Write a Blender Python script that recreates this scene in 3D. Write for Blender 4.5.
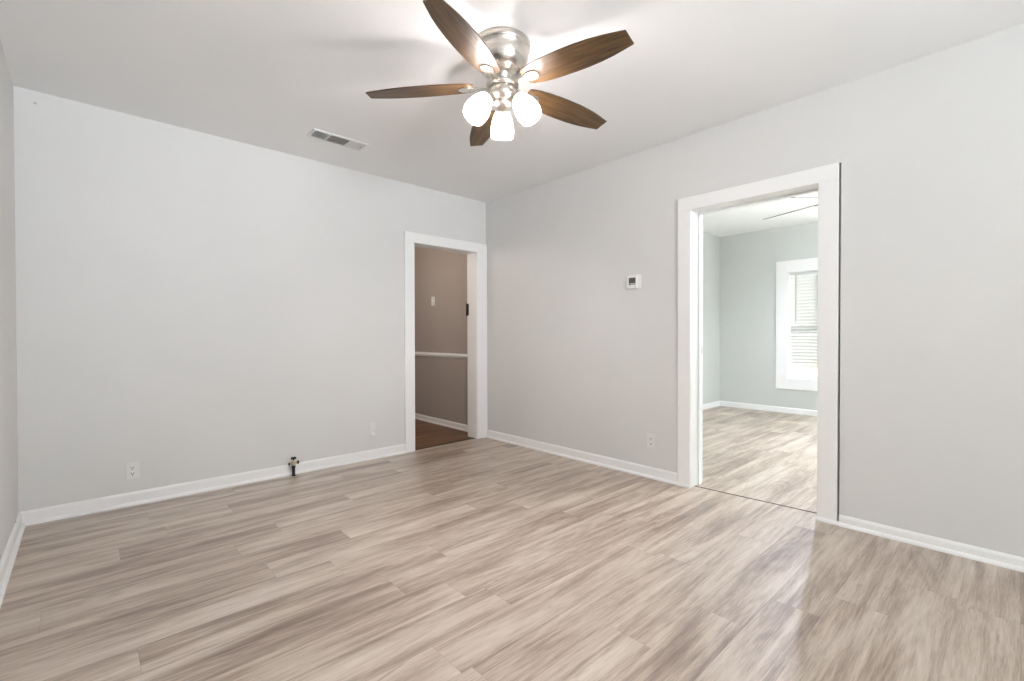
import bpy, bmesh, math, random
from mathutils import Vector, Matrix

for o in list(bpy.data.objects):
    bpy.data.objects.remove(o, do_unlink=True)
SC = bpy.context.scene
COL = SC.collection
PI = math.pi
random.seed(4)

# ------------------------------------------------------------------ camera
YAW, PITCH, ROLL, CAM_H = 0.74301, -0.00957, -0.00211, 1.1223
fw = Vector((math.sin(YAW) * math.cos(PITCH), math.cos(YAW) * math.cos(PITCH), math.sin(PITCH)))
rt = Vector((math.cos(YAW), -math.sin(YAW), 0))
up = rt.cross(fw)
rt2 = rt * math.cos(ROLL) + up * math.sin(ROLL)
up2 = up * math.cos(ROLL) - rt * math.sin(ROLL)
cam = bpy.data.cameras.new('camera')
cam.sensor_width = 36
cam.lens = 466.17 * 36 / 1024
cam.clip_start = 0.02
camo = bpy.data.objects.new('camera', cam)
COL.objects.link(camo)
M = Matrix.Identity(4)
for i in range(3):
    M[i][0], M[i][1], M[i][2] = rt2[i], up2[i], -fw[i]
M[2][3] = CAM_H
camo.matrix_world = M
SC.camera = camo

# ------------------------------------------------------------------ world, sun, daylight, exposure
SC.view_settings.view_transform = 'Standard'
SC.view_settings.look = 'None'
SC.view_settings.gamma = 1
SC.view_settings.use_curve_mapping = False
SC.view_settings.exposure = 0.55
world = bpy.data.worlds.new('sky')
SC.world = world
world.use_nodes = True
bgn = world.node_tree.nodes['Background']
bgn.inputs[0].default_value = (0.90, 0.96, 1.0, 1)
bgn.inputs[1].default_value = 1.3

sun = bpy.data.lights.new('sun', 'SUN')
sun.energy = 18.0
sun.angle = 0.01
sun.color = (1, 0.98, 0.95)
suno = bpy.data.objects.new('sun', sun)
COL.objects.link(suno)
suno.rotation_euler = Vector((-0.80, 0.83, -0.55)).to_track_quat('-Z', 'Y').to_euler()
suno.location = (12, -5, 6)


def area(name, loc, direction, sx, sy, power, color, portal=False, spread=PI):
    l = bpy.data.lights.new(name, 'AREA')
    l.shape = 'RECTANGLE'
    l.size, l.size_y = sx, sy
    l.energy = power
    l.color = color
    l.spread = spread
    if portal:
        l.cycles.is_portal = True
    o = bpy.data.objects.new(name, l)
    COL.objects.link(o)
    o.location = loc
    o.rotation_euler = Vector(direction).to_track_quat('-Z', 'Z').to_euler()
    return o


XL, XR, YB, YF, H = -0.293, 3.297, 4.011, -3.0, 2.6
YFB = -1.0                                  # front wall of the next room
DAY = (0.90, 0.96, 1.0)
DAYM = (0.88, 0.94, 1.0)
area('added_front_fill', (0.85, YF - 0.25, 1.35), (0.05, 1, 0.66), 1.6, 1.4, 72, DAYM, spread=math.radians(95))  # added area light, aimed upward to brighten ceiling and walls
area('added_bedroom_fill', (5.6, YFB - 0.23, 1.45), (0, 1, 2.6), 2.3, 1.4, 150, (0.90, 1.0, 0.98), spread=math.radians(120))  # added upward light that brightens the second room, source unseen
hl = bpy.data.lights.new('hall_fill', 'POINT')  # unseen light without a fixture, added to brighten the hallway
hl.energy = 13
hl.color = (1.0, 0.86, 0.74)
hl.shadow_soft_size = 0.12
hlo = bpy.data.objects.new('hall_fill', hl)
COL.objects.link(hlo)
hlo.location = (2.1, 4.8, 2.0)
area('daylight_portal', (7.68, 2.035, 1.27), (-1, 0, 0), 0.47, 1.53, 1, DAY, True)
area('daylight_portal', (7.68, 1.095, 1.27), (-1, 0, 0), 0.45, 1.53, 1, DAY, True)

# ------------------------------------------------------------------ dimensions
TB, TR = 0.157, 0.167                      # thickness of back and right wall
LD0, LD1, LDZ = 2.382, 3.152, 2.033        # left doorway opening
RD0, RD1, RDZ = 0.831, 1.634, 2.044        # right doorway opening
XN, YN, HN = 7.5, 3.25, 2.70               # next room: far wall, left wall, ceiling
XH0, XH1, YH = 1.3, 3.33, 7.6              # hallway


# ------------------------------------------------------------------ materials
def mat(name):
    m = bpy.data.materials.new(name)
    m.use_nodes = True
    nt = m.node_tree
    b = nt.nodes['Principled BSDF']
    return m, nt, b


def N(nt, kind, **kw):
    n = nt.nodes.new(kind)
    for k, v in kw.items():
        setattr(n, k, v)
    return n


def math_n(nt, op, a, b=None, c=None):
    n = N(nt, 'ShaderNodeMath', operation=op)
    for i, v in enumerate((a, b, c)):
        if v is None:
            continue
        if isinstance(v, (int, float)):
            n.inputs[i].default_value = v
        else:
            nt.links.new(v, n.inputs[i])
    return n.outputs[0]


def simple(name, color, rough=0.5, metal=0.0, noise=0.0, nscale=20, bump=0.0, bscale=300, spec=0.5):
    m, nt, b = mat(name)
    b.inputs['Base Color'].default_value = (*color, 1)
    b.inputs['Roughness'].default_value = rough
    b.inputs['Metallic'].default_value = metal
    b.inputs['Specular IOR Level'].default_value = spec
    tc = N(nt, 'ShaderNodeTexCoord')
    if noise:
        nz = N(nt, 'ShaderNodeTexNoise')
        nz.inputs['Scale'].default_value = nscale
        nz.inputs['Detail'].default_value = 4
        nt.links.new(tc.outputs['Object'], nz.inputs['Vector'])
        r = N(nt, 'ShaderNodeValToRGB')
        r.color_ramp.elements[0].position = 0.3
        r.color_ramp.elements[1].position = 0.7
        r.color_ramp.elements[0].color = (*[c * (1 - noise) for c in color], 1)
        r.color_ramp.elements[1].color = (*[min(1, c * (1 + noise)) for c in color], 1)
        nt.links.new(nz.outputs['Fac'], r.inputs[0])
        nt.links.new(r.outputs[0], b.inputs['Base Color'])
    if bump:
        nb = N(nt, 'ShaderNodeTexNoise')
        nb.inputs['Scale'].default_value = bscale
        nb.inputs['Detail'].default_value = 3
        nt.links.new(tc.outputs['Object'], nb.inputs['Vector'])
        bp = N(nt, 'ShaderNodeBump')
        bp.inputs['Strength'].default_value = bump
        bp.inputs['Distance'].default_value = 0.002
        nt.links.new(nb.outputs['Fac'], bp.inputs['Height'])
        nt.links.new(bp.outputs[0], b.inputs['Normal'])
    return m


M_WALL = simple('wall_paint', (0.735, 0.732, 0.722), 0.55, noise=0.012, nscale=2.2, bump=0.10, bscale=60)
M_WALL2 = simple('bedroom_wall_paint', (0.625, 0.64, 0.615), 0.55, noise=0.01, nscale=2, bump=0.08, bscale=60)
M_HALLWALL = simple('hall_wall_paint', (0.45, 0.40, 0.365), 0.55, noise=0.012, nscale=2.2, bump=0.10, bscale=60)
M_CEIL = simple('ceiling_paint', (0.90, 0.90, 0.90), 0.7, noise=0.01, nscale=1.5, bump=0.12, bscale=45)
M_TRIM = simple('trim_paint', (0.91, 0.91, 0.905), 0.32, bump=0.05, bscale=40)
M_PLASTIC = simple('white_plastic', (0.84, 0.84, 0.82), 0.35, bump=0.02, bscale=500)
M_PLASTIC2 = simple('painted_plate', (0.79, 0.78, 0.77), 0.45, bump=0.05, bscale=200)
M_DARK = simple('dark_recess', (0.02, 0.018, 0.016), 0.7, noise=0.2, nscale=60)
M_BLACK = simple('black_iron', (0.012, 0.012, 0.013), 0.45, noise=0.3, nscale=120, bump=0.2, bscale=300)
M_BRASS = simple('aged_brass', (0.62, 0.52, 0.36), 0.35, 1.0, noise=0.2, nscale=90)
M_VENT = simple('vent_enamel', (0.80, 0.80, 0.79), 0.35, noise=0.01, nscale=50)
M_GREYENAMEL = simple('grey_enamel', (0.50, 0.47, 0.43), 0.6, noise=0.15, nscale=80)  # greyer, darker and rougher than the vent enamel
M_SCREEN = simple('lcd_screen', (0.10, 0.10, 0.085), 0.2, noise=0.15, nscale=200)
M_SCREENLINE = simple('lcd_status_line', (0.38, 0.38, 0.35), 0.3, noise=0.1, nscale=200)
M_VINYL = simple('vinyl_sash', (0.86, 0.87, 0.86), 0.35, bump=0.02, bscale=100)
M_SEAM = simple('floor_seam', (0.055, 0.045, 0.038), 0.6, noise=0.2, nscale=40)
M_GRASS = simple('lawn', (0.24, 0.25, 0.19), 0.9, noise=0.4, nscale=9, bump=0.5, bscale=60)
M_SKYBLOCK = simple('sky_block_boards', (0.55, 0.53, 0.5), 0.7, noise=0.08, nscale=8)  # boards of the added fence that blocks low sky
M_SUNBLOCK = simple('sun_block_slab', (0.7, 0.7, 0.68), 0.7, noise=0.05, nscale=8)  # surface of the added roof that blocks sun


def brushed(name, color, rough):
    m, nt, b = mat(name)
    b.inputs['Base Color'].default_value = (*color, 1)
    b.inputs['Metallic'].default_value = 1
    tc = N(nt, 'ShaderNodeTexCoord')
    mp = N(nt, 'ShaderNodeMapping')
    mp.inputs['Scale'].default_value = (3, 3, 400)
    nz = N(nt, 'ShaderNodeTexNoise')
    nz.inputs['Scale'].default_value = 3
    nt.links.new(tc.outputs['Object'], mp.inputs[0])
    nt.links.new(mp.outputs[0], nz.inputs['Vector'])
    mr = N(nt, 'ShaderNodeMapRange')
    mr.inputs['To Min'].default_value = rough * 0.8
    mr.inputs['To Max'].default_value = rough * 1.25
    nt.links.new(nz.outputs['Fac'], mr.inputs['Value'])
    nt.links.new(mr.outputs[0], b.inputs['Roughness'])
    return m


M_NICKEL = brushed('brushed_nickel', (0.66, 0.62, 0.57), 0.27)
M_NICKEL2 = brushed('bright_nickel', (0.78, 0.74, 0.68), 0.24)


def plank_material(name, cols, rough, width=0.18, length=1.22, y0=1.79, seed=0.0, spec=0.5, contrast=1.0, coat=0.0):
    m, nt, b = mat(name)
    L = nt.links.new
    tc = N(nt, 'ShaderNodeTexCoord')
    sp = N(nt, 'ShaderNodeSeparateXYZ')
    L(tc.outputs['Object'], sp.inputs[0])
    X, Y = sp.outputs[0], sp.outputs[1]
    v = math_n(nt, 'DIVIDE', math_n(nt, 'SUBTRACT', Y, y0 - 20 * width), width)
    row = math_n(nt, 'FLOOR', v)
    fv = math_n(nt, 'FRACT', v)
    wn = N(nt, 'ShaderNodeTexWhiteNoise', noise_dimensions='1D')
    L(math_n(nt, 'ADD', row, seed + 0.37), wn.inputs['W'])
    u = math_n(nt, 'ADD', math_n(nt, 'DIVIDE', math_n(nt, 'ADD', X, 30.0), length), wn.outputs['Value'])
    colm = math_n(nt, 'FLOOR', u)
    fu = math_n(nt, 'FRACT', u)
    pid = N(nt, 'ShaderNodeCombineXYZ')
    L(row, pid.inputs[0]); L(colm, pid.inputs[1]); pid.inputs[2].default_value = seed
    wp = N(nt, 'ShaderNodeTexWhiteNoise', noise_dimensions='3D')
    L(pid.outputs[0], wp.inputs['Vector'])
    sc = N(nt, 'ShaderNodeSeparateColor')
    L(wp.outputs['Color'], sc.inputs[0])
    R, G, B = sc.outputs

    def coords(sx, sy):
        c = N(nt, 'ShaderNodeCombineXYZ')
        L(math_n(nt, 'ADD', math_n(nt, 'MULTIPLY', X, sx), math_n(nt, 'MULTIPLY', R, 53.0)), c.inputs[0])
        L(math_n(nt, 'ADD', math_n(nt, 'MULTIPLY', Y, sy), math_n(nt, 'MULTIPLY', G, 31.0)), c.inputs[1])
        L(math_n(nt, 'MULTIPLY', B, 17.0), c.inputs[2])
        return c.outputs[0]

    def noise(vec, scale, detail, rgh=0.55, dist=0.0):
        n = N(nt, 'ShaderNodeTexNoise')
        n.inputs['Scale'].default_value = scale
        n.inputs['Detail'].default_value = detail
        n.inputs['Roughness'].default_value = rgh
        n.inputs['Distortion'].default_value = dist
        L(vec, n.inputs['Vector'])
        return n.outputs['Fac']
    broad = noise(coords(0.9, 10.0), 1.0, 3, 0.5, 0.6)          # cathedral streaks along the board
    grain = noise(coords(4.0, 130.0), 1.0, 6, 0.72, 0.4)         # fine lines
    med = noise(coords(1.7, 48.0), 1.0, 3, 0.6, 0.6)
    blot = noise(coords(1.5, 5.0), 1.0, 3, 0.55, 0.4)
    knot = noise(coords(3.2, 14.0), 1.0, 3, 0.6, 1.4)
    t = math_n(nt, 'ADD', math_n(nt, 'MULTIPLY', math_n(nt, 'SUBTRACT', broad, 0.5), 1.35 * contrast),
               math_n(nt, 'MULTIPLY', math_n(nt, 'SUBTRACT', grain, 0.5), 0.6 * contrast))
    t = math_n(nt, 'ADD', t, math_n(nt, 'MULTIPLY', math_n(nt, 'SUBTRACT', blot, 0.5), 0.9 * contrast))
    t = math_n(nt, 'ADD', t, math_n(nt, 'MULTIPLY', math_n(nt, 'SUBTRACT', R, 0.5), 0.14 * contrast))
    t = math_n(nt, 'ADD', t, math_n(nt, 'MULTIPLY', math_n(nt, 'SUBTRACT', med, 0.5), 0.5 * contrast))
    fine = noise(coords(14.0, 260.0), 1.0, 2, 0.6, 0.3)          # crisp pores
    t = math_n(nt, 'ADD', t, math_n(nt, 'MULTIPLY', math_n(nt, 'SUBTRACT', fine, 0.5), 0.6 * contrast))
    flame = noise(coords(0.8, 6.5), 1.0, 1, 0.4, 0.3)           # contour lines of a soft field give cathedral figure
    ring = math_n(nt, 'SINE', math_n(nt, 'MULTIPLY', flame, 75.0))
    t = math_n(nt, 'ADD', t, math_n(nt, 'MULTIPLY', math_n(nt, 'MULTIPLY', ring, math_n(nt, 'SUBTRACT', 1.05, blot)), 0.09 * contrast))
    t = math_n(nt, 'ADD', t, 0.5)
    ramp = N(nt, 'ShaderNodeValToRGB')
    e = ramp.color_ramp.elements
    e[0].position, e[0].color = 0.0, (*cols[0], 1)
    e[1].position, e[1].color = 1.0, (*cols[3], 1)
    a = e.new(0.33); a.color = (*cols[1], 1)
    a = e.new(0.62); a.color = (*cols[2], 1)
    L(t, ramp.inputs[0])
    # small dark knots
    kn = N(nt, 'ShaderNodeMapRange')
    kn.inputs['From Min'].default_value = 0.66
    kn.inputs['From Max'].default_value = 0.82
    kn.inputs['To Min'].default_value = 0
    kn.inputs['To Max'].default_value = 0.75
    L(knot, kn.inputs['Value'])
    mk = N(nt, 'ShaderNodeMix', data_type='RGBA')
    L(kn.outputs[0], mk.inputs[0]); L(ramp.outputs[0], mk.inputs[6])
    mk.inputs[7].default_value = (*[c * 0.75 for c in cols[0]], 1)
    # seams
    ev = math_n(nt, 'MULTIPLY', math_n(nt, 'MINIMUM', fv, math_n(nt, 'SUBTRACT', 1.0, fv)), width)
    eu = math_n(nt, 'MULTIPLY', math_n(nt, 'MINIMUM', fu, math_n(nt, 'SUBTRACT', 1.0, fu)), length)
    ed = math_n(nt, 'MINIMUM', ev, eu)
    sm = N(nt, 'ShaderNodeMapRange')
    sm.inputs['From Min'].default_value = 0.0006
    sm.inputs['From Max'].default_value = 0.0022
    sm.inputs['To Min'].default_value = 0.22
    sm.inputs['To Max'].default_value = 0
    L(ed, sm.inputs['Value'])
    ms = N(nt, 'ShaderNodeMix', data_type='RGBA')
    L(sm.outputs[0], ms.inputs[0]); L(mk.outputs[2], ms.inputs[6])
    ms.inputs[7].default_value = (*[c * 0.45 for c in cols[0]], 1)
    L(ms.outputs[2], b.inputs['Base Color'])
    rr = N(nt, 'ShaderNodeMapRange')
    rr.inputs['To Min'].default_value = rough - 0.05
    rr.inputs['To Max'].default_value = rough + 0.07
    L(grain, rr.inputs['Value'])
    L(rr.outputs[0], b.inputs['Roughness'])
    b.inputs['Specular IOR Level'].default_value = spec
    b.inputs['Coat Weight'].default_value = coat
    b.inputs['Coat Roughness'].default_value = 0.45
    b.inputs['Coat IOR'].default_value = 1.6
    bp = N(nt, 'ShaderNodeBump')
    bp.inputs['Strength'].default_value = 0.10
    bp.inputs['Distance'].default_value = 0.001
    L(math_n(nt, 'SUBTRACT', grain, math_n(nt, 'MULTIPLY', sm.outputs[0], 1.5)), bp.inputs['Height'])
    L(bp.outputs[0], b.inputs['Normal'])
    return m


M_FLOOR = plank_material('vinyl_plank', ((0.175, 0.112, 0.076), (0.335, 0.248, 0.184), (0.52, 0.43, 0.345), (0.66, 0.58, 0.495)), 0.42, spec=0.7, coat=1.0, contrast=1.12)
M_HALLFLOOR = plank_material('brown_plank', ((0.07, 0.035, 0.018), (0.13, 0.066, 0.035), (0.20, 0.105, 0.058), (0.29, 0.165, 0.095)), 0.4, width=0.12, y0=0.02, seed=5.0, spec=0.3)


def blade_material():
    m, nt, b = mat('walnut_blade')
    L = nt.links.new
    tc = N(nt, 'ShaderNodeTexCoord')
    mp = N(nt, 'ShaderNodeMapping')
    mp.inputs['Scale'].default_value = (5, 60, 10)
    L(tc.outputs['Object'], mp.inputs[0])
    nz = N(nt, 'ShaderNodeTexNoise')
    nz.inputs['Scale'].default_value = 1
    nz.inputs['Detail'].default_value = 5
    nz.inputs['Distortion'].default_value = 0.5
    L(mp.outputs[0], nz.inputs['Vector'])
    r = N(nt, 'ShaderNodeValToRGB')
    e = r.color_ramp.elements
    e[0].position, e[0].color = 0.3, (0.030, 0.016, 0.005, 1)
    e[1].position, e[1].color = 0.72, (0.135, 0.074, 0.026, 1)
    L(nz.outputs['Fac'], r.inputs[0])
    L(r.outputs[0], b.inputs['Base Color'])
    b.inputs['Roughness'].default_value = 0.4
    return m


M_BLADE = blade_material()


def shade_material():
    m, nt, b = mat('frosted_glass')
    out = nt.nodes['Material Output']
    L = nt.links.new
    tr = N(nt, 'ShaderNodeBsdfTransparent')
    tr.inputs[0].default_value = (1, 1, 1, 1)
    tl = N(nt, 'ShaderNodeBsdfTranslucent')
    tl.inputs[0].default_value = (0.95, 0.93, 0.90, 1)
    b.inputs['Base Color'].default_value = (0.9, 0.88, 0.85, 1)
    b.inputs['Roughness'].default_value = 0.15
    m1 = N(nt, 'ShaderNodeMixShader'); m1.inputs[0].default_value = 0.35
    L(tl.outputs[0], m1.inputs[1]); L(b.outputs[0], m1.inputs[2])
    m2 = N(nt, 'ShaderNodeMixShader'); m2.inputs[0].default_value = 0.52
    nz = N(nt, 'ShaderNodeTexNoise'); nz.inputs['Scale'].default_value = 30
    tc = N(nt, 'ShaderNodeTexCoord'); L(tc.outputs['Object'], nz.inputs['Vector'])
    mr = N(nt, 'ShaderNodeMapRange'); mr.inputs['To Min'].default_value = 0.66; mr.inputs['To Max'].default_value = 0.78
    L(nz.outputs['Fac'], mr.inputs['Value']); L(mr.outputs[0], m2.inputs[0])
    L(tr.outputs[0], m2.inputs[1]); L(m1.outputs[0], m2.inputs[2])
    L(m2.outputs[0], out.inputs['Surface'])
    return m


M_SHADE = shade_material()


def bulb_material(name, strength, kelvin=6000):
    m, nt, b = mat(name)
    b.inputs['Base Color'].default_value = (0.9, 0.9, 0.88, 1)
    if strength:
        bb = N(nt, 'ShaderNodeBlackbody'); bb.inputs[0].default_value = kelvin
        nt.links.new(bb.outputs[0], b.inputs['Emission Color'])
        b.inputs['Emission Strength'].default_value = strength
    else:
        nz = N(nt, 'ShaderNodeTexNoise')
        nt.links.new(nz.outputs['Fac'], b.inputs['Roughness'])
    return m


M_BULB = bulb_material('lit_bulb', 1900.0)
M_GLAREBULB = bulb_material('added_glare_bulb', 3700.0, 7600)  # added lamps of the second fan, lit for glare on the floor


def glass_material():
    m, nt, b = mat('window_glass')
    out = nt.nodes['Material Output']
    tr = N(nt, 'ShaderNodeBsdfTransparent'); tr.inputs[0].default_value = (0.97, 0.98, 0.975, 1)
    gl = N(nt, 'ShaderNodeBsdfGlossy'); gl.inputs['Roughness'].default_value = 0.02
    fr = N(nt, 'ShaderNodeFresnel'); fr.inputs[0].default_value = 1.45
    mx = N(nt, 'ShaderNodeMixShader')
    ge = N(nt, 'ShaderNodeNewGeometry')
    nt.links.new(math_n(nt, 'MULTIPLY', fr.outputs[0], math_n(nt, 'SUBTRACT', 1.0, ge.outputs['Backfacing'])), mx.inputs[0])
    nt.links.new(tr.outputs[0], mx.inputs[1]); nt.links.new(gl.outputs[0], mx.inputs[2])
    nt.links.new(mx.outputs[0], out.inputs['Surface'])
    return m


M_GLASS = glass_material()


def slat_material():
    m, nt, b = mat('blind_slat')
    out = nt.nodes['Material Output']
    b.inputs['Base Color'].default_value = (0.66, 0.67, 0.65, 1)
    b.inputs['Roughness'].default_value = 0.4
    tl = N(nt, 'ShaderNodeBsdfTranslucent'); tl.inputs[0].default_value = (0.85, 0.86, 0.84, 1)
    mx = N(nt, 'ShaderNodeMixShader'); mx.inputs[0].default_value = 0.06
    nt.links.new(b.outputs[0], mx.inputs[1]); nt.links.new(tl.outputs[0], mx.inputs[2])
    nt.links.new(mx.outputs[0], out.inputs['Surface'])
    return m


M_SLAT = slat_material()


def leaf_material():
    m, nt, b = mat('shrub_leaf')
    nz = N(nt, 'ShaderNodeTexNoise'); nz.inputs['Scale'].default_value = 6
    tc = N(nt, 'ShaderNodeTexCoord'); nt.links.new(tc.outputs['Object'], nz.inputs['Vector'])
    r = N(nt, 'ShaderNodeValToRGB')
    r.color_ramp.elements[0].color = (0.07, 0.11, 0.06, 1); r.color_ramp.elements[1].color = (0.17, 0.23, 0.14, 1)
    nt.links.new(nz.outputs['Fac'], r.inputs[0]); nt.links.new(r.outputs[0], b.inputs['Base Color'])
    b.inputs['Roughness'].default_value = 0.6
    return m


M_LEAF = leaf_material()


# ------------------------------------------------------------------ mesh helpers
def bx(bm, x0, x1, y0, y1, z0, z1, bev=0.0, mi=0):
    vs = [bm.verts.new((x, y, z)) for x in (x0, x1) for y in (y0, y1) for z in (z0, z1)]
    fs = []
    for idx in ((0, 1, 3, 2), (4, 6, 7, 5), (0, 4, 5, 1), (2, 3, 7, 6), (0, 2, 6, 4), (1, 5, 7, 3)):
        f = bm.faces.new([vs[i] for i in idx]); f.material_index = mi; fs.append(f)
    if bev:
        ed = {e for f in fs for e in f.edges}
        bmesh.ops.bevel(bm, geom=list(ed), offset=bev, segments=2, affect='EDGES', profile=0.5)
    return vs


def lathe(bm, prof, seg=40, mat4=None, mi=0, closed=False):
    rings = []
    for r, z in prof:
        ring = []
        for i in range(seg):
            a = 2 * PI * i / seg
            p = Vector((r * math.cos(a), r * math.sin(a), z))
            ring.append(bm.verts.new(mat4 @ p if mat4 else p))
        rings.append(ring)
    for a, b_ in zip(rings[:-1], rings[1:]):
        for i in range(seg):
            j = (i + 1) % seg
            f = bm.faces.new((a[i], a[j], b_[j], b_[i])); f.smooth = True; f.material_index = mi
    if closed:
        for ring in (rings[0], rings[-1]):
            f = bm.faces.new(ring); f.material_index = mi
    return rings


def tube(bm, pts, rad, seg=12, mi=0, cap=True):
    pts = [Vector(p) for p in pts]
    rads = rad if isinstance(rad, (list, tuple)) else [rad] * len(pts)
    rings = []
    for i, p in enumerate(pts):
        d = (pts[min(i + 1, len(pts) - 1)] - pts[max(i - 1, 0)]).normalized()
        n = d.cross(Vector((0, 0, 1)))
        if n.length < 1e-3:
            n = d.cross(Vector((1, 0, 0)))
        n.normalize(); b_ = d.cross(n)
        rings.append([bm.verts.new(p + (n * math.cos(2 * PI * k / seg) + b_ * math.sin(2 * PI * k / seg)) * rads[i]) for k in range(seg)])
    for a, c in zip(rings[:-1], rings[1:]):
        for i in range(seg):
            j = (i + 1) % seg
            f = bm.faces.new((a[i], a[j], c[j], c[i])); f.smooth = True; f.material_index = mi
    if cap:
        for r in (rings[0], rings[-1]):
            f = bm.faces.new(r); f.material_index = mi


def prism(bm, outline, z0, z1, bev=0.0, mi=0):
    lo = [bm.verts.new((x, y, z0)) for x, y in outline]
    hi = [bm.verts.new((x, y, z1)) for x, y in outline]
    fs = [bm.faces.new(lo[::-1]), bm.faces.new(hi)]
    n = len(outline)
    for i in range(n):
        fs.append(bm.faces.new((lo[i], lo[(i + 1) % n], hi[(i + 1) % n], hi[i])))
    for f in fs:
        f.material_index = mi
    if bev:
        ed = {e for f in fs[:2] for e in f.edges}
        bmesh.ops.bevel(bm, geom=list(ed), offset=bev, segments=2, affect='EDGES', profile=0.5)


def obj(name, bm, mats, parent=None, loc=None, rot=None):
    bmesh.ops.recalc_face_normals(bm, faces=bm.faces[:])
    me = bpy.data.meshes.new(name)
    bm.to_mesh(me); bm.free()
    for m in (mats if isinstance(mats, (list, tuple)) else [mats]):
        me.materials.append(m)
    o = bpy.data.objects.new(name, me)
    COL.objects.link(o)
    if parent:
        o.parent = parent
    if loc is not None:
        o.location = loc
    if rot is not None:
        o.rotation_euler = rot
    return o


def B():
    return bmesh.new()


def boxes(name, lst, m, parent=None, bev=0.0, loc=None):
    bm = B()
    for b_ in lst:
        bx(bm, *b_, bev=bev)
    return obj(name, bm, m, parent, loc)


def tag(o, label, cat, group=None, kind=None):
    o['label'] = label
    o['category'] = cat
    if group:
        o['group'] = group
    if kind:
        o['kind'] = kind
    return o


def empty(name, loc=(0, 0, 0), rot=(0, 0, 0)):
    o = bpy.data.objects.new(name, None)
    COL.objects.link(o)
    o.location = loc
    o.rotation_euler = rot
    o.empty_display_size = 0.1
    return o


def struct(o, label, cat):
    return tag(o, label, cat, None, 'structure')


# ------------------------------------------------------------------ shell
struct(boxes('floor', [(XL - 0.15, XN + 0.15, YF - 0.15, YB + 0.02, -0.1, 0.0)], M_FLOOR),
       'greyish beige wood plank floor running through both bright rooms', 'floor')
struct(boxes('floor_hall', [(XH0, XH1 + 0.15, YB + 0.02, YH, -0.1, 0.0)], M_HALLFLOOR),
       'dark brown wood floor of the hallway beyond the narrow doorway', 'floor')
struct(boxes('ceiling', [(XL - 0.15, XR + 0.05, YF - 0.15, YB + 0.05, H, H + 0.25)], M_CEIL),
       'white ceiling of the main room around the fan', 'ceiling')
struct(boxes('ceiling_bedroom', [(XR + 0.05, XN + 0.15, YF - 0.15, YN + 0.15, HN, HN + 0.15)], M_CEIL),
       'bright white ceiling of the room through the wide doorway', 'ceiling')
struct(boxes('ceiling_hall', [(XH0, XH1 + 0.15, YB + 0.05, YH, H, H + 0.15)], M_CEIL),
       'shaded ceiling of the hallway', 'ceiling')

# walls with openings; unseen window openings added for daylight behind the camera
struct(boxes('wall_back', [(XL - 0.15, LD0 - 0.02, YB, YB + TB, 0, H), (LD1 + 0.02, XR + 0.033, YB, YB + TB, 0, H), (LD0 - 0.02, LD1 + 0.02, YB, YB + TB, LDZ + 0.02, H)], M_WALL),
       'long off-white wall with the narrow doorway at its right end', 'wall')
SW = (-2.6, -0.75, 0.7, 2.1)   # added side window, unseen, y0 y1 z0 z1
struct(boxes('wall_left', [(XL - 0.15, XL, YF - 0.15, SW[0], 0, H), (XL - 0.15, XL, SW[1], YB, 0, H),
                           (XL - 0.15, XL, SW[0], SW[1], 0, SW[2]), (XL - 0.15, XL, SW[0], SW[1], SW[3], H)], M_WALL),
       'off-white wall showing as a thin strip at the left edge', 'wall')
FW = (0.05, 1.7, 0.7, 2.1)   # added front window, unseen, x0 x1 z0 z1
struct(boxes('wall_front', [(XL, FW[0], YF - 0.15, YF, 0, H), (FW[1], XR + TR / 2, YF - 0.15, YF, 0, H),
                            (FW[0], FW[1], YF - 0.15, YF, 0, FW[2]), (FW[0], FW[1], YF - 0.15, YF, FW[3], H)], M_WALL),
       'off-white wall behind the viewpoint with an added wide window', 'wall')


def wall_right():
    bm = B()
    xm = XR + 0.09
    for (xa, xb, mi) in ((XR, xm, 0), (xm, XR + TR, 1)):
        bx(bm, xa, xb, YF, 0.716 if not mi else RD0 - 0.02, 0, HN if mi else H, mi=mi)
        bx(bm, xa, xb, RD1 + 0.02, YB if not mi else YN + 0.12, 0, HN if mi else H, mi=mi)
        bx(bm, xa, xb, RD0 - 0.02, RD1 + 0.02, RDZ + 0.02, HN if mi else H, mi=mi)
        if not mi:                                   # open caulk gap beside the casing
            bx(bm, XR, xm, 0.7265, RD0 - 0.02, 0, H)
            bx(bm, XR + 0.03, xm, 0.716, 0.7265, 0, H)
            bx(bm, XR, xm, 0.716, 0.7265, RDZ + 0.096, H)
    # thin skim-coated board right of the casing, its edge runs up at a slant
    pts = [(YF, 0.0), (0.716, 0.0), (0.716, 2.168), (0.60, 2.208), (0.25, 2.335), (0.07, 2.41), (-0.3, 2.47), (YF, 2.47)]
    a = [bm.verts.new((XR - (0.006 if i < 2 else 0.0025 if i < 4 else 0.0004), y, z - (0.0 if i < 2 else 0.05 * (i - 2))) ) for i, (y, z) in enumerate(pts)]
    c = [bm.verts.new((XR + 0.001, y, z + (0.004 if i > 1 else 0))) for i, (y, z) in enumerate(pts)]
    bm.faces.new(a)
    for i in range(len(pts)):
        j = (i + 1) % len(pts)
        bm.faces.new((a[i], a[j], c[j], c[i]))
    return obj('wall_right', bm, [M_WALL, M_WALL2])


struct(wall_right(), 'off-white wall with the wide cased doorway', 'wall')
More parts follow.
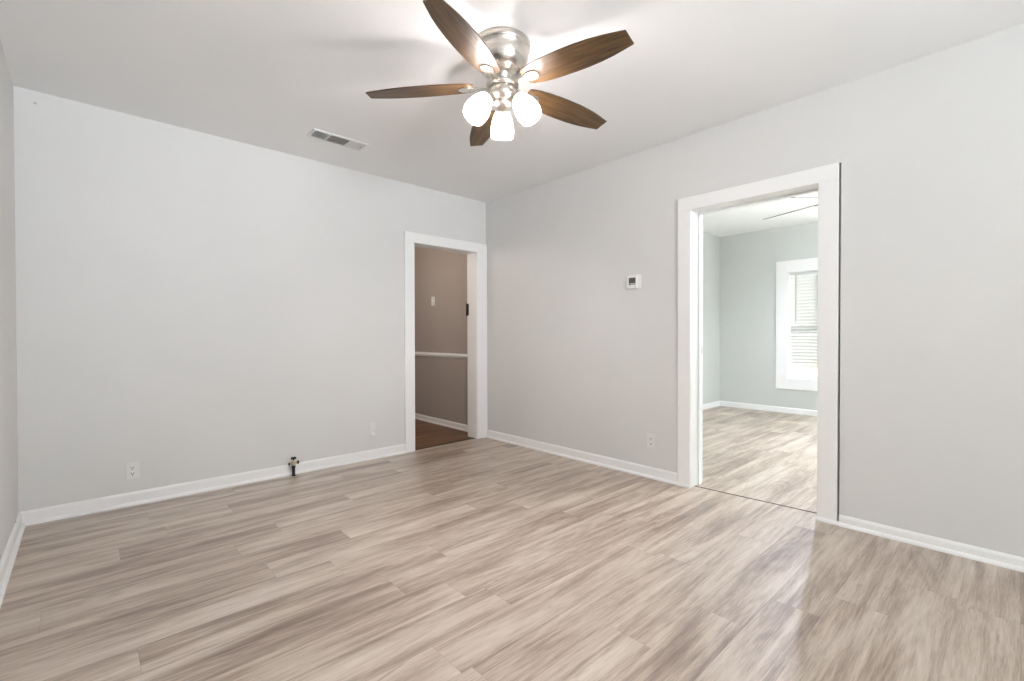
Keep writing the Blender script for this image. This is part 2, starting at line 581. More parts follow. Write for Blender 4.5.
# next room
W = [(1.80, 2.27), (0.87, 1.32)]      # two windows on the far wall (y ranges)
WZ0, WZ1 = 0.505, 2.03
struct(boxes('wall_bedroom_far', [(XN, XN + 0.15, W[0][1], YN + 0.15, 0, HN), (XN, XN + 0.15, W[1][1], W[0][0], 0, HN),
                                  (XN, XN + 0.15, YF - 0.15, W[1][0], 0, HN),
                                  (XN, XN + 0.15, W[0][0], W[0][1], 0, WZ0), (XN, XN + 0.15, W[0][0], W[0][1], WZ1, HN),
                                  (XN, XN + 0.15, W[1][0], W[1][1], 0, WZ0), (XN, XN + 0.15, W[1][0], W[1][1], WZ1, HN)], M_WALL2),
       'pale grey-green wall with the blind-covered window, through the doorway', 'wall')
struct(boxes('wall_bedroom_left', [(XR + TR, XN, YN, YN + 0.12, 0, HN)], M_WALL2),
       'pale wall strip just inside the left side of the wide doorway', 'wall')
NW = (4.35, 6.75, 0.72, 2.1)  # unseen window opening added to light this room
struct(boxes('wall_bedroom_front', [(XR + TR / 2, NW[0], YFB - 0.15, YFB, 0, HN), (NW[1], XN, YFB - 0.15, YFB, 0, HN),
                                    (NW[0], NW[1], YFB - 0.15, YFB, 0, NW[2]), (NW[0], NW[1], YFB - 0.15, YFB, NW[3], HN)], M_WALL2),
       'pale wall of the second room with an added wide window, out of frame', 'wall')
# hallway
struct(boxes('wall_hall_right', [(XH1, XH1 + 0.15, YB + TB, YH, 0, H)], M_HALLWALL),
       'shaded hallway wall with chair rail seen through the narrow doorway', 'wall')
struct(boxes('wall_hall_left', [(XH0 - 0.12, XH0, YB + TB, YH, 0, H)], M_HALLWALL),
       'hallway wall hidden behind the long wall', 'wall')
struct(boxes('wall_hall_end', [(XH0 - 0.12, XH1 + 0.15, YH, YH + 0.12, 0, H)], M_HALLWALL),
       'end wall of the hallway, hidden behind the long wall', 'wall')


# ------------------------------------------------------------------ baseboards
def base_profile(bm, p0, p1, nrm, h, shoe=True, t=0.014):
    """baseboard from p0 to p1 (xy) against a wall whose inward normal is nrm"""
    p0, p1, n = Vector((*p0, 0)), Vector((*p1, 0)), Vector((*nrm, 0))
    prof = [(0, 0), (t, 0), (t, h - 0.014), (t * 0.75, h - 0.006), (t * 0.35, h), (0, h)]
    def sweep(prof):
        a = [bm.verts.new(p0 + n * u + Vector((0, 0, z))) for u, z in prof]
        c = [bm.verts.new(p1 + n * u + Vector((0, 0, z))) for u, z in prof]
        k = len(prof)
        for i in range(k):
            bm.faces.new((a[i], a[(i + 1) % k], c[(i + 1) % k], c[i]))
        bm.faces.new(a); bm.faces.new(c[::-1])
    sweep(prof)
    if shoe:
        r = 0.02
        sweep([(t, 0), (t + r * 0.8, 0), (t + r * 0.78, r * 0.45), (t + r * 0.5, r * 0.85), (t, r)])


def baseboard(name, segs, label):
    bm = B()
    for s in segs:
        base_profile(bm, *s)
    return struct(obj(name, bm, M_TRIM), label, 'baseboard')


baseboard('baseboard_back', [((XL, YB), (LD0 - 0.105, YB), (0, -1), 0.085)], 'white baseboard along the foot of the long wall')
bl = baseboard('baseboard_left', [((XL, YF), (XL, YB), (1, 0), 0.085)], 'white baseboard at the left edge of the room')
for yy, zz in ((3.80, 0.086), (3.90, 0.076)):
    bm = B()
    lathe(bm, [(0.0055, -0.001), (0.0055, 0.001)], 10, Matrix.Translation((XL + 0.0045, yy, zz)) @ Matrix.Rotation(PI / 2, 4, 'Y'), closed=True)
    obj('nail_hole', bm, M_DARK, bl)
baseboard('baseboard_right', [((XR, RD1 + 0.105), (XR, YB), (-1, 0), 0.085),
                              ((XR - 0.008, YF), (XR - 0.008, RD0 - 0.115), (-1, 0), 0.062)], 'white baseboard along the wall beside the wide doorway')
bm = B()
def shoe_piece(bm, p0, p1, n):
    base_profile(bm, p0, p1, n, 0.022, False, 0.012)
shoe_piece(bm, (XR - 0.021, RD0 - 0.12), (XR - 0.021, RD0), (-1, 0))
struct(obj('trim_7', bm, M_TRIM), 'low white shoe moulding in front of the right casing of the wide doorway', 'trim')
bm = B()
shoe_piece(bm, (XR - 0.021, RD1), (XR - 0.021, RD1 + 0.11), (-1, 0))
struct(obj('trim_1', bm, M_TRIM), 'low white shoe moulding in front of the left casing of the wide doorway', 'trim')
baseboard('baseboard_bedroom', [((XN, YF), (XN, YN), (-1, 0), 0.08, False), ((XR + TR, YN), (XN, YN), (0, -1), 0.08, False)],
          'white baseboard in the room through the wide doorway')
baseboard('baseboard_hall', [((XH1, YB + TB), (XH1, YH), (-1, 0), 0.072)], 'white baseboard of the hallway')
bm = B()
prof = [(0, -0.028), (0.010, -0.026), (0.016, -0.012), (0.022, -0.006), (0.022, 0.01), (0.015, 0.018), (0.012, 0.026), (0, 0.028)]
a = [bm.verts.new((XH1 - u, YB + TB, 0.882 + z)) for u, z in prof]
c = [bm.verts.new((XH1 - u, YH, 0.882 + z)) for u, z in prof]
for i in range(len(prof)):
    bm.faces.new((a[i], a[(i + 1) % len(prof)], c[(i + 1) % len(prof)], c[i]))
struct(obj('trim_2', bm, M_TRIM), 'white chair rail along the hallway wall', 'chair rail')

# ------------------------------------------------------------------ door casings and jambs
# narrow doorway in the back wall
t = empty('trim_3', (0, 0, 0))
struct(t, 'white casing and jamb around the narrow doorway by the room corner', 'door casing')
CT = 0.02
boxes('side_casing', [(LD0 - 0.109, LD0 - 0.002, YB - CT, YB, 0, LDZ + 0.002)], M_TRIM, t, 0.003)
boxes('side_casing', [(LD1 + 0.002, XR - 0.002, YB - CT, YB, 0, LDZ + 0.002)], M_TRIM, t, 0.003)
boxes('head_casing', [(LD0 - 0.109, XR - 0.002, YB - CT, YB, LDZ + 0.002, LDZ + 0.10)], M_TRIM, t, 0.003)
for b_ in ((LD0 - 0.0199, LD0, YB - 0.004, YB + TB, 0, LDZ), (LD1, LD1 + 0.0199, YB - 0.004, YB + TB, 0, LDZ),
           (LD0 - 0.0199, LD1 + 0.0199, YB - 0.004, YB + TB, LDZ, LDZ + 0.0199)):
    boxes('jamb', [b_], M_TRIM, t, 0.002)
bm = B()
bx(bm, LD1 - 0.004, LD1, YB + TB - 0.030, YB + TB + 0.002, 1.352, 1.482, 0.001)
tube(bm, [(LD1 - 0.006, YB + TB + 0.004, 1.347), (LD1 - 0.006, YB + TB + 0.004, 1.487)], 0.0065)
h = obj('hinge', bm, M_BLACK, t)
h['label'] = 'black door hinge left on the jamb'
# wide doorway in the right wall
t = empty('trim_4', (0, 0, 0))
struct(t, 'white casing and jamb around the wide doorway in the right wall', 'door casing')
boxes('side_casing', [(XR - CT, XR, RD0 - 0.105, RD0 - 0.002, 0, RDZ)], M_TRIM, t, 0.003)
boxes('side_casing', [(XR - CT, XR, RD1 + 0.002, RD1 + 0.099, 0, RDZ)], M_TRIM, t, 0.003)
boxes('head_casing', [(XR - CT, XR, RD0 - 0.105, RD1 + 0.099, RDZ, RDZ + 0.096)], M_TRIM, t, 0.003)
for b_ in ((XR - 0.004, XR + TR, RD1, RD1 + 0.0199, 0, RDZ), (XR - 0.004, XR + TR, RD0 - 0.0199, RD0, 0, RDZ),
           (XR - 0.004, XR + TR, RD0 - 0.0199, RD1 + 0.0199, RDZ, RDZ + 0.0199)):
    boxes('jamb', [b_], M_TRIM, t, 0.002)
for b_ in ((XR + 0.10, XR + 0.135, RD1 - 0.012, RD1, 0, RDZ - 0.012), (XR + 0.10, XR + 0.135, RD0, RD0 + 0.012, 0, RDZ - 0.012),
           (XR + 0.10, XR + 0.135, RD0, RD1, RDZ - 0.012, RDZ)):
    boxes('door_stop', [b_], M_TRIM, t, 0.002)
boxes('side_casing', [(XR + TR, XR + TR + CT, RD1 + 0.002, RD1 + 0.10, 0, RDZ), ], M_TRIM, t, 0.003)
boxes('side_casing', [(XR + TR, XR + TR + CT, RD0 - 0.10, RD0 - 0.002, 0, RDZ), ], M_TRIM, t, 0.003)
boxes('head_casing', [(XR + TR, XR + TR + CT, RD0 - 0.10, RD1 + 0.10, RDZ, RDZ + 0.10), ], M_TRIM, t, 0.003)
k = boxes('strike_plate', [(XR + TR - 0.012, XR + TR - 0.002, RD1 - 0.002, RD1 + 0.001, 0.985, 1.045)], M_NICKEL, t, 0.0008)
k['label'] = 'small metal strike plate on the jamb'
# floor seams at the doorways
bm = B()
prism(bm, [(3.343, RD1), (3.352, RD1), (3.402, RD0), (3.393, RD0)], 0.0, 0.0022)
struct(obj('trim_5', bm, M_SEAM), 'thin dark floor seam across the wide doorway', 'floor seam')
bm = B()
prism(bm, [(LD0, YB + 0.0), (LD0, YB + 0.022), (LD1, YB + 0.07), (LD1, YB + 0.03)], 0.0, 0.003)
struct(obj('trim_6', bm, M_SEAM), 'dark floor edge across the narrow doorway', 'floor seam')


# ------------------------------------------------------------------ windows
def window_unit(name, origin, rotz, w, z0, z1, label, casing=0.15, deep=0.15, parts=True):
    """Origin at the inner wall face, centre of the opening; local x along the wall, local +y outward."""
    t = empty(name, origin, (0, 0, rotz))
    struct(t, label, 'window')
    hw = w / 2
    c = casing
    boxes('casing', [(-hw - c, -hw, -0.018, 0, z0 - 0.16, z1 + 0.17), (hw, hw + c, -0.018, 0, z0 - 0.16, z1 + 0.17),
                     (-hw, hw, -0.018, 0, z1, z1 + 0.17), (-hw, hw, -0.018, 0, z0 - 0.16, z0)], M_TRIM, t, 0.002)
    boxes('reveal', [(-hw, -hw + 0.012, 0, deep, z0, z1), (hw - 0.012, hw, 0, deep, z0, z1),
                     (-hw, hw, 0, deep, z1 - 0.012, z1), (-hw, hw, 0, deep, z0, z0 + 0.012)], M_TRIM, t)
    zm = (z0 + z1) / 2 - 0.06
    f = 0.035
    def sash(nm, za, zb, ya):
        s = boxes(nm, [(-hw + 0.012, -hw + 0.012 + f, ya, ya + 0.03, za, zb), (hw - 0.012 - f, hw - 0.012, ya, ya + 0.03, za, zb),
                       (-hw + 0.012 + f, hw - 0.012 - f, ya, ya + 0.03, za, za + f), (-hw + 0.012 + f, hw - 0.012 - f, ya, ya + 0.03, zb - f, zb)], M_VINYL, t, 0.002)
        boxes('pane', [(-hw + 0.012 + f, hw - 0.012 - f, ya + 0.013, ya + 0.017, za + f, zb - f)], M_GLASS, s)
    sash('upper_sash', zm - 0.01, z1 - 0.012, deep - 0.035)
    sash('lower_sash', z0 + 0.012, zm + 0.03, deep - 0.068)
    return t


WZm = 0
w1 = window_unit('window_1', (XN, sum(W[0]) / 2, 0), -PI / 2, W[0][1] - W[0][0], WZ0, WZ1, 'white framed sash window behind the slatted blind, through the wide doorway')
w2 = window_unit('window_2', (XN, sum(W[1]) / 2, 0), -PI / 2, W[1][1] - W[1][0], WZ0, WZ1, 'second sash window of the far wall, hidden behind the doorway casing')
window_unit('window_5', (XL, (SW[0] + SW[1]) / 2, 0), PI / 2, SW[1] - SW[0], SW[2], SW[3], 'wide window added in the left wall behind the viewpoint for daylight', casing=0.09)
window_unit('window_3', ((FW[0] + FW[1]) / 2, YF, 0), PI, FW[1] - FW[0], FW[2], FW[3], 'wide window added behind the viewpoint to let in daylight', casing=0.09)
window_unit('window_4', ((NW[0] + NW[1]) / 2, YFB, 0), PI, NW[1] - NW[0], NW[2], NW[3], 'wide unseen window added to light the second room', casing=0.09)


def blind(yr, label, window=None):
    yc = sum(yr) / 2
    hw = (yr[1] - yr[0]) / 2 - 0.016
    t = empty('window_blind', (XN + 0.045, yc, WZ0 + 0.012))
    if window:
        t.parent = window
        t.matrix_parent_inverse = (Matrix.Translation(window.location) @ window.rotation_euler.to_matrix().to_4x4()).inverted()
    else:
        tag(t, label, 'window blind')
    ztop = WZ1 - WZ0 - 0.026
    boxes('headrail', [(-0.027, 0.027, -hw, hw, ztop - 0.045, ztop)], M_PLASTIC, t, 0.003)
    z = ztop - 0.075
    ang = math.radians(SLAT_TILT)
    proto = None
    while z > 0.125:
        if proto is None:
            bm = B()
            n = 4
            d = 0.0255
            rows = []
            for i in range(n + 1):
                s = -d + 2 * d * i / n
                zz = 0.0018 * (1 - (s / d) ** 2)
                rows.append([bm.verts.new((s, y, zz + k)) for k in (0, 0.0028) for y in (-hw, hw)])
            for a_, b_ in zip(rows[:-1], rows[1:]):
                bm.faces.new((a_[0], a_[1], b_[1], b_[0]))
                bm.faces.new((a_[2], b_[2], b_[3], a_[3]))
                bm.faces.new((a_[0], b_[0], b_[2], a_[2])); bm.faces.new((a_[1], a_[3], b_[3], b_[1]))
            for r_ in (rows[0], rows[-1]):
                bm.faces.new((r_[0], r_[2], r_[3], r_[1]))
            o = proto = obj('slat', bm, M_SLAT, t)
        else:
            o = proto.copy(); COL.objects.link(o); o.parent = t
        o.location = (0, 0, z)
        o.rotation_euler = (0, ang, 0)
        z -= 0.0465
    boxes('bottom_rail', [(-0.025, 0.025, -hw, hw, 0.088, 0.105)], M_PLASTIC, t, 0.003)
    bm = B()
    for y in (-hw * 0.6, hw * 0.6):
        for x in (-0.024, 0.024):
            tube(bm, [(x, y, 0.10), (x, y, ztop - 0.04)], 0.0009, 6)
    obj('ladder_cord', bm, M_PLASTIC, t)
    bm = B()
    tube(bm, [(-0.036, hw - 0.085, ztop - 0.03), (-0.038, hw - 0.085, ztop - 0.70)], 0.005, 8)
    wd = obj('tilt_wand', bm, M_GREYENAMEL, t)
    wd['label'] = 'grey tilt wand'
    return t


SLAT_TILT = 58
blind(W[0], 'white slatted blind with grey wand, in the window seen through the doorway')
blind(W[1], None, w2)

# ------------------------------------------------------------------ outside
struct(boxes('ground_outside', [(-14, 40, -18, 20, -0.5, -0.4)], M_GRASS), 'green lawn outside the windows', 'lawn')
struct(boxes('sun_block_roof', [(-3.6, XR + TR, YF - 3.4, YF - 0.16, 2.78, 2.9), (-3.6, XL - 0.16, YF - 0.16, 2.5, 2.78, 2.9), (XR + TR + 0.01, 8.2, YFB - 3.4, YFB - 0.16, 2.78, 2.9)], M_SUNBLOCK), 'unseen roof slab added to keep sun out of the added windows', 'roof')  # roof added out of view to block direct sun

struct(boxes('sky_block_fence', [(-8.2, 13.0, -11.1, -11.0, -0.4, 3.4), (-8.2, -8.1, -11.0, 8.0, -0.4, 3.4)], M_SKYBLOCK), 'unseen tall board fence added to block low sky light', 'fence')  # fence added out of view to cut skylight near the horizon


def small_tree():
    bm = B()
    rnd = random.Random(9)
    for i in range(1500):
        th = rnd.uniform(0, 2 * PI); ph = math.acos(rnd.uniform(-0.6, 1)); rr = rnd.uniform(0.55, 1) ** 0.5
        c = Vector((math.cos(th) * math.sin(ph) * 0.75 * rr, math.sin(th) * math.sin(ph) * 1.5 * rr, 2.15 + 0.85 * math.cos(ph) * rr))
        d = Vector((rnd.gauss(0, 1), rnd.gauss(0, 1), rnd.gauss(0.4, 1))).normalized()
        n = d.cross(Vector((rnd.gauss(0, 1), rnd.gauss(0, 1), rnd.gauss(0, 1)))).normalized()
        l, w_ = rnd.uniform(0.05, 0.09), rnd.uniform(0.02, 0.035)
        bm.faces.new([bm.verts.new(c - d * l), bm.verts.new(c + n * w_), bm.verts.new(c + d * l), bm.verts.new(c - n * w_)])
    t = empty('small_tree', (14.5, 5.1, -0.4))
    tag(t, 'leafy young tree outside the window, glimpsed between the blind slats', 'tree')
    obj('foliage', bm, M_LEAF, t)
    bm = B()
    for a_ in range(5):
        tube(bm, [(0, 0, 0), (0.05 * math.cos(a_ * 1.3), 0.1 * math.sin(a_ * 1.3), 1.2), (0.35 * math.cos(a_ * 1.3), 0.8 * math.sin(a_ * 1.3), 2.3)], [0.025, 0.018, 0.008], 8)
    obj('stem', bm, M_SEAM, t)


small_tree()


# ------------------------------------------------------------------ ceiling fan
BLADE_HW = [(0.145, 0.046), (0.165, 0.056), (0.20, 0.064), (0.25, 0.071), (0.32, 0.076), (0.39, 0.078), (0.46, 0.077), (0.53, 0.072), (0.59, 0.0635), (0.64, 0.053), (0.678, 0.0445), (0.692, 0.0415)]


def make_fan(loc, zc, blade_z, a0, label, lit, shade_az, pitch, droop):
    t = empty('ceiling_fan', (loc[0], loc[1], zc))
    tag(t, label, 'ceiling fan', None)
    # canopy and motor housing (z down from the ceiling)
    bm = B()
    lathe(bm, [(0.0, 0), (0.141, 0.0), (0.143, -0.006), (0.143, -0.024), (0.140, -0.031), (0.134, -0.036), (0.133, -0.060), (0.130, -0.082),
               (0.123, -0.104), (0.112, -0.124), (0.101, -0.135), (0.094, -0.140)], 64)
    obj('canopy', bm, M_NICKEL, t)
    bm = B()
    lathe(bm, [(0.094, -0.140), (0.086, -0.143), (0.080, -0.150), (0.072, -0.155), (0.060, -0.158), (0.056, -0.165), (0.054, -0.185), (0.050, -0.19), (0.0, -0.19)], 64)
    obj('motor_housing', bm, M_NICKEL, t)
    dz = blade_z - zc
    bm = B()
    lathe(bm, [(0.047, -0.188), (0.047, dz + 0.034)], 48)
    obj('shadow_gap', bm, M_BLACK, t)
    bm = B()
    lathe(bm, [(0.0, dz + 0.036), (0.078, dz + 0.036), (0.083, dz + 0.031), (0.083, dz + 0.020), (0.078, dz + 0.014), (0.0, dz + 0.013)], 64)
    obj('blade_hub', bm, M_NICKEL, t)
    # switch housing bowl
    bm = B()
    lathe(bm, [(0.060, dz + 0.014), (0.074, dz + 0.010), (0.074, dz - 0.020), (0.070, dz - 0.034), (0.058, dz - 0.046), (0.046, dz - 0.052), (0.0, dz - 0.053)], 64)
    obj('switch_housing', bm, M_NICKEL, t)
    bm = B()
    lathe(bm, [(0.050, dz - 0.050), (0.053, dz - 0.058), (0.050, dz - 0.078), (0.038, dz - 0.092), (0.022, dz - 0.099), (0.012, dz - 0.102), (0.011, dz - 0.112), (0.006, dz - 0.118), (0.0, dz - 0.119)], 48)
    obj('light_fitter', bm, M_NICKEL2, t)
    # blades with irons
    for i in range(5):
        a = a0 + i * 2 * PI / 5
        bm = B()
        top = [(r, h_) for r, h_ in BLADE_HW]
        out = [(r, h_) for r, h_ in top] + [(r, -h_) for r, h_ in reversed(top)]
        prism(bm, out, -0.003, 0.003, 0.0012)
        b_ = obj('blade', bm, M_BLADE, t, (0, 0, dz + 0.030), (0, 0, 0))
        b_.rotation_euler = (Matrix.Rotation(a, 3, 'Z') @ Matrix.Rotation(droop, 3, 'Y') @ Matrix.Rotation(pitch, 3, 'X')).to_euler()
        bm = B()
        # medallion under the root of the blade
        med = []
        for k_ in range(28):
            th = 2 * PI * k_ / 28
            ex = 0.182 + 0.044 * math.cos(th)
            ey = (0.030 + 0.006 * math.cos(th)) * math.sin(th)
            med.append((ex, ey))
        prism(bm, med, -0.0105, -0.003, 0.003)
        # strap that runs back to the hub
        n0 = len(bm.verts)
        strap = [(0.070, 0.019, -0.004), (0.095, 0.015, -0.004), (0.12, 0.013, -0.005), (0.145, 0.015, -0.006), (0.175, 0.017, -0.007)]
        rows = []
        for r, w_, z in strap:
            rows.append([bm.verts.new((r, s * w_, z + q)) for q in (-0.004, 0.004) for s in (-1, 1)])
        for p_, q_ in zip(rows[:-1], rows[1:]):
            bm.faces.new((p_[0], p_[1], q_[1], q_[0])); bm.faces.new((p_[2], q_[2], q_[3], p_[3]))
            bm.faces.new((p_[0], q_[0], q_[2], p_[2])); bm.faces.new((p_[1], p_[3], q_[3], q_[1]))
        for r_ in (rows[0], rows[-1]):
            bm.faces.new((r_[0], r_[2], r_[3], r_[1]))
        ir = obj('blade_iron', bm, M_NICKEL2, t, (0, 0, dz + 0.030))
        ir.rotation_euler = (Matrix.Rotation(a, 3, 'Z') @ Matrix.Rotation(droop, 3, 'Y') @ Matrix.Rotation(pitch, 3, 'X')).to_euler()
    # lamps
    for az in shade_az:
        ra = Vector((math.cos(az), math.sin(az), 0))
        ax = (ra * math.sin(TILT_S) + Vector((0, 0, -math.cos(TILT_S)))).normalized()
        cen = ra * 0.130 + Vector((0, 0, dz - 0.110))
        neck = cen - ax * 0.072
        bm = B()
        s0 = ra * 0.040 + Vector((0, 0, dz - 0.070))
        pts = [s0, s0 + ra * 0.022 + Vector((0, 0, 0.004)), neck - ax * 0.022, neck - ax * 0.004]
        tube(bm, pts, 0.0085, 12)
        rot = Vector((0, 0, -1)).rotation_difference(ax).to_matrix().to_4x4()
        Mx = Matrix.Translation(neck) @ rot
        lathe(bm, [(0.0, 0.020), (0.016, 0.018), (0.021, 0.008), (0.0235, -0.012), (0.0235, -0.020)], 32, Mx)
        arm = obj('lamp_arm', bm, M_NICKEL2, t)
        bm = B()
        outer = [(0.027, -0.002), (0.032, -0.006), (0.040, -0.020), (0.049, -0.042), (0.0565, -0.068), (0.0605, -0.092), (0.0610, -0.112), (0.0590, -0.128), (0.0565, -0.138)]
        inner = [(r - 0.003, z) for r, z in reversed(outer)]
        lathe(bm, outer + inner, 48)
        sh = obj('lamp_shade', bm, M_SHADE, t)
        sh.matrix_local = Mx
        sh['label'] = 'frosted bell-shaped glass lamp shade'
        bm = B()
        lathe(bm, [(0.0, -0.018), (0.009, -0.018), (0.0095, -0.040), (0.012, -0.050), (0.016, -0.060), (0.0175, -0.072), (0.016, -0.083), (0.011, -0.091), (0.004, -0.095), (0.0, -0.0955)], 20)
        bu = obj('bulb', bm, lit, t)
        bu.matrix_local = Mx
    # pull chain
    bm = B()
    lathe(bm, [(0.0, dz - 0.119), (0.0035, dz - 0.121), (0.0035, dz - 0.127), (0.0, dz - 0.130)], 12)
    obj('finial', bm, M_NICKEL2, t)
    return t


TILT_S = math.radians(33)
VA = math.atan2(1.771, 1.552)
make_fan((1.576, 1.785), H, 2.3635, -0.162, 'flush-mount fan with five walnut blades and three lit glass shades', M_BULB, [VA, VA + 2 * PI / 3, VA - 2 * PI / 3], -0.18, 0.0434)
make_fan((5.315, 1.155), HN, 2.396, 1.532, 'dark-bladed fan half hidden at the top of the wide doorway', M_GLAREBULB, [PI * 5 / 6, PI / 6, PI * 3 / 2], -0.28, 0.097)  # lamps on this fan are an addition for floor glare


# ------------------------------------------------------------------ ceiling air vent
def vent():
    x0, x1, y0, y1 = 1.215, 1.628, 3.392, 3.553
    t = empty('air_vent', ((x0 + x1) / 2, (y0 + y1) / 2, H))
    tag(t, 'white three-way louvred air register set in the ceiling', 'air vent')
    hx, hy = (x1 - x0) / 2, (y1 - y0) / 2
    b_ = 0.020
    boxes('frame', [(-hx, hx, -hy, -hy + b_, -0.008, -0.0), (-hx, hx, hy - b_, hy, -0.008, -0.0),
                    (-hx, -hx + b_, -hy + b_, hy - b_, -0.008, -0.0), (hx - b_, hx, -hy + b_, hy - b_, -0.008, 0.0)], M_VENT, t, 0.002)
    boxes('duct_shade', [(-hx + b_ - 0.002, hx - b_ + 0.002, -hy + b_ - 0.002, hy - b_ + 0.002, -0.002, -0.0005)], M_DARK, t)  # flat dark sheet in place of the shaded duct interior
    xa, xb, xc, xd = -hx + b_, -hx + 0.125, -hx + 0.275, hx - b_
    boxes('divider', [(xb - 0.004, xb + 0.004, -hy + b_, hy - b_, -0.010, -0.001)], M_VENT, t)
    boxes('divider', [(xc - 0.004, xc + 0.004, -hy + b_, hy - b_, -0.010, -0.001)], M_VENT, t)
    def bank(name, n, horizontal, xs, ys, tilt, m, hw=0.0055):
        bm = B()
        for i in range(n):
            if horizontal:
                c_ = Vector(((xs[0] + xs[1]) / 2, ys[0] + (ys[1] - ys[0]) * (i + 0.5) / n, -0.006))
                vs = bx(bm, -(xs[1] - xs[0]) / 2, (xs[1] - xs[0]) / 2, -hw, hw, -0.0006, 0.0006)
                R_ = Matrix.Rotation(tilt, 4, 'X')
            else:
                c_ = Vector((xs[0] + (xs[1] - xs[0]) * (i + 0.5) / n, (ys[0] + ys[1]) / 2, -0.006))
                vs = bx(bm, -hw, hw, -(ys[1] - ys[0]) / 2, (ys[1] - ys[0]) / 2, -0.0006, 0.0006)
                R_ = Matrix.Rotation(tilt, 4, 'Y')
            bmesh.ops.transform(bm, matrix=Matrix.Translation(c_) @ R_, verts=vs)
        return obj(name, bm, m, t)
    yr = (-hy + b_, hy - b_)
    bank('louvre_bank', 7, False, (xa, xb - 0.004), yr, math.radians(-48), M_VENT, 0.0045)
    bank('cross_louvres', 6, True, (xa, xb - 0.004), yr, math.radians(90), M_VENT, 0.0013)
    k_ = bank('louvre_bank', 12, True, (xb + 0.004, xc - 0.004), yr, math.radians(36), M_GREYENAMEL)
    k_['label'] = 'greyish middle bank of louvres'
    bank('louvre_bank', 13, False, (xc + 0.004, xd), yr, math.radians(38), M_VENT)
    bm = B()
    for x in (-hx + b_ / 2, hx - b_ / 2):
        lathe(bm, [(0.0, -0.0105), (0.003, -0.010), (0.0045, -0.008)], 12, Matrix.Translation((x, 0, 0)))
    # screw heads first, then the lever
    bm2 = B()
    bx(bm2, hx - b_ - 0.016, hx - b_ - 0.006, -0.008, 0.008, -0.016, -0.007, 0.001)
    obj('damper_lever', bm2, M_GREYENAMEL, t)
    bm.free()
    for x in (-hx + b_ / 2, hx - b_ / 2):
        bm = B()
        lathe(bm, [(0.0, -0.0105), (0.003, -0.010), (0.0045, -0.008)], 12, Matrix.Translation((x, 0, 0)))
        obj('screw', bm, M_GREYENAMEL, t)


vent()


# ------------------------------------------------------------------ wall plates and small fittings
def plate_matrix(o, loc, facing):
    """local x = right along the wall when facing it, local y = up, local z = out of the wall"""
    out = Vector(facing); upv = Vector((0, 0, 1)); right = upv.cross(out)
    m = Matrix.Identity(4)
    for i in range(3):
        m[i][0], m[i][1], m[i][2], m[i][3] = right[i], upv[i], out[i], loc[i]
    o.matrix_world = m


def outlet(loc, facing, label, plate_m, group=None):
    t = empty('outlet')
    plate_matrix(t, loc, facing)
    tag(t, label, 'outlet', group)
    bm = B(); bx(bm, -0.035, 0.035, -0.0575, 0.0575, 0, 0.0055, 0.0022)
    obj('cover_plate', bm, plate_m, t)
    for s in (1, -1):
        bm = B()
        pts = []
        for k_ in range(24):
            a = 2 * PI * k_ / 24
            pts.append((max(-0.0145, min(0.0145, 0.0175 * math.cos(a))), s * 0.0195 + 0.0165 * math.sin(a)))
        prism(bm, pts, 0.004, 0.0072, 0.0006)
        rc = obj('receptacle', bm, M_PLASTIC, t)
        bm = B()
        bx(bm, -0.0088, -0.0048, s * 0.0195 - 0.001, s * 0.0195 + 0.0095, 0.0068, 0.0076)
        bx(bm, 0.0048, 0.0088, s * 0.0195 - 0.001, s * 0.0195 + 0.0095, 0.0068, 0.0076)
        lathe(bm, [(0.004, 0.0068), (0.004, 0.0076)], 12, Matrix.Translation((0, s * 0.0195 - 0.0075, 0)), closed=True)
        obj('slots', bm, M_DARK, rc)
    bm = B(); lathe(bm, [(0, 0.0072), (0.002, 0.007), (0.0033, 0.0055)], 12)
    obj('screw', bm, M_PLASTIC, t)
    return t


outlet((0.233, YB, 0.226), (0, -1, 0), 'white duplex outlet low on the long wall, left of the gas valve', M_PLASTIC2)
outlet((XR, 1.964, 0.288), (-1, 0, 0), 'white duplex outlet low on the right wall, beside the wide doorway', M_PLASTIC2)

t = empty('wall_plate')
plate_matrix(t, (1.943, YB, 0.262), (0, -1, 0))
tag(t, 'painted-over phone jack plate low beside the narrow doorway', 'wall plate')
bm = B(); bx(bm, -0.03, 0.03, -0.005, 0.0675, 0, 0.0045, 0.002)
obj('cover_plate', bm, M_PLASTIC2, t)
bm = B(); lathe(bm, [(0.0, 0.010), (0.012, 0.010), (0.022, 0.007), (0.026, 0)], 24, Matrix.Translation((0, -0.038, 0)) @ Matrix.Diagonal((1.1, 0.9, 1, 1)))
obj('jack_cover', bm, M_PLASTIC2, t)

# light switch in the hallway
t = empty('light_switch')
plate_matrix(t, (XH1, 5.13, 1.575), (-1, 0, 0))
tag(t, 'small light switch on the shaded hallway wall', 'light switch')
bm = B(); bx(bm, -0.035, 0.035, -0.0575, 0.0575, 0, 0.006, 0.0022)
obj('cover_plate', bm, M_PLASTIC, t)
bm = B(); bx(bm, -0.005, 0.005, -0.012, 0.012, 0.005, 0.009, 0.001)
v_ = bx(bm, -0.004, 0.004, -0.004, 0.008, 0.006, 0.020)
obj('toggle', bm, M_PLASTIC, t)
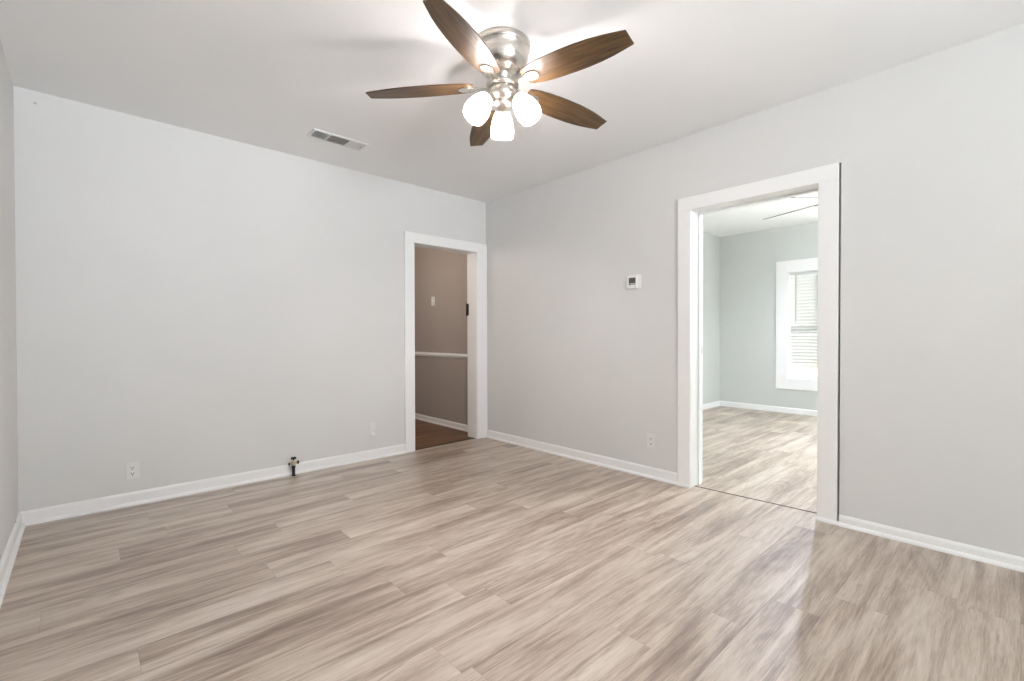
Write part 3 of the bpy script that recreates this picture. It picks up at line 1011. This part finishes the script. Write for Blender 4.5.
# thermostat
t = empty('thermostat')
plate_matrix(t, (XR, 2.122, 1.556), (-1, 0, 0))
tag(t, 'white square thermostat with grey screen on the right wall', 'thermostat')
bm = B(); bx(bm, -0.062, 0.066, -0.052, 0.060, 0, 0.004, 0.0018)
obj('backing_plate', bm, M_PLASTIC, t)
bm = B(); bx(bm, -0.052, 0.042, -0.053, 0.050, 0.004, 0.025, 0.005)
obj('body', bm, M_PLASTIC, t)
bm = B(); bx(bm, -0.032, 0.030, -0.008, 0.036, 0.0245, 0.0262, 0.0006)
s_ = obj('screen', bm, M_SCREEN, t)
bm = B(); bx(bm, -0.010, 0.030, -0.022, -0.010, 0.0245, 0.0262, 0.0006)
obj('button', bm, M_SCREENLINE, t)
bm = B(); bx(bm, -0.032, -0.014, -0.022, -0.010, 0.0245, 0.0262, 0.0006)
obj('button', bm, M_SCREEN, t)


# gas valve
def gas():
    t = empty('gas_valve', (1.238, 3.955, 0))
    tag(t, 'black and brass gas shut-off valve standing at the long wall', 'gas valve')
    bm = B()
    lathe(bm, [(0.0, 0.0), (0.019, 0.0), (0.019, 0.003), (0.012, 0.005), (0.0115, 0.066), (0.015, 0.067), (0.015, 0.082), (0.0, 0.082)], 20)
    obj('pipe', bm, M_BLACK, t)
    bm = B()
    lathe(bm, [(0.012, 0.080), (0.017, 0.084), (0.017, 0.096), (0.012, 0.100), (0.012, 0.106), (0.015, 0.109), (0.013, 0.118), (0.008, 0.124), (0.0, 0.125)], 6)
    tube(bm, [(-0.030, 0, 0.103), (0.030, 0, 0.103)], [0.009, 0.009], 8)
    obj('valve_body', bm, M_BRASS, t)
    bm = B()
    tube(bm, [(0.028, 0, 0.103), (0.040, 0, 0.103)], [0.0125, 0.0125], 8)
    obj('outlet_plug', bm, M_BLACK, t)
    bm = B()
    tube(bm, [(-0.028, 0, 0.099), (-0.038, 0, 0.099)], [0.010, 0.010], 8)
    obj('inlet_plug', bm, M_BLACK, t)
    bm = B()
    bx(bm, -0.004, 0.004, -0.004, 0.004, 0.120, 0.134)
    vs = bx(bm, -0.019, 0.019, -0.006, 0.006, 0.132, 0.150, 0.003)
    obj('key_handle', bm, M_BLACK, t)
    return t


gas()

t = empty('screw', (-0.204, YB, 2.529))
tag(t, 'tiny screw head high on the long wall near the left corner', 'screw')
bm = B()
lathe(bm, [(0.0, 0.004), (0.0055, 0.003), (0.007, 0.0)], 14, Matrix.Rotation(PI / 2, 4, 'X'))
obj('screw_head', bm, M_GREYENAMEL, t)
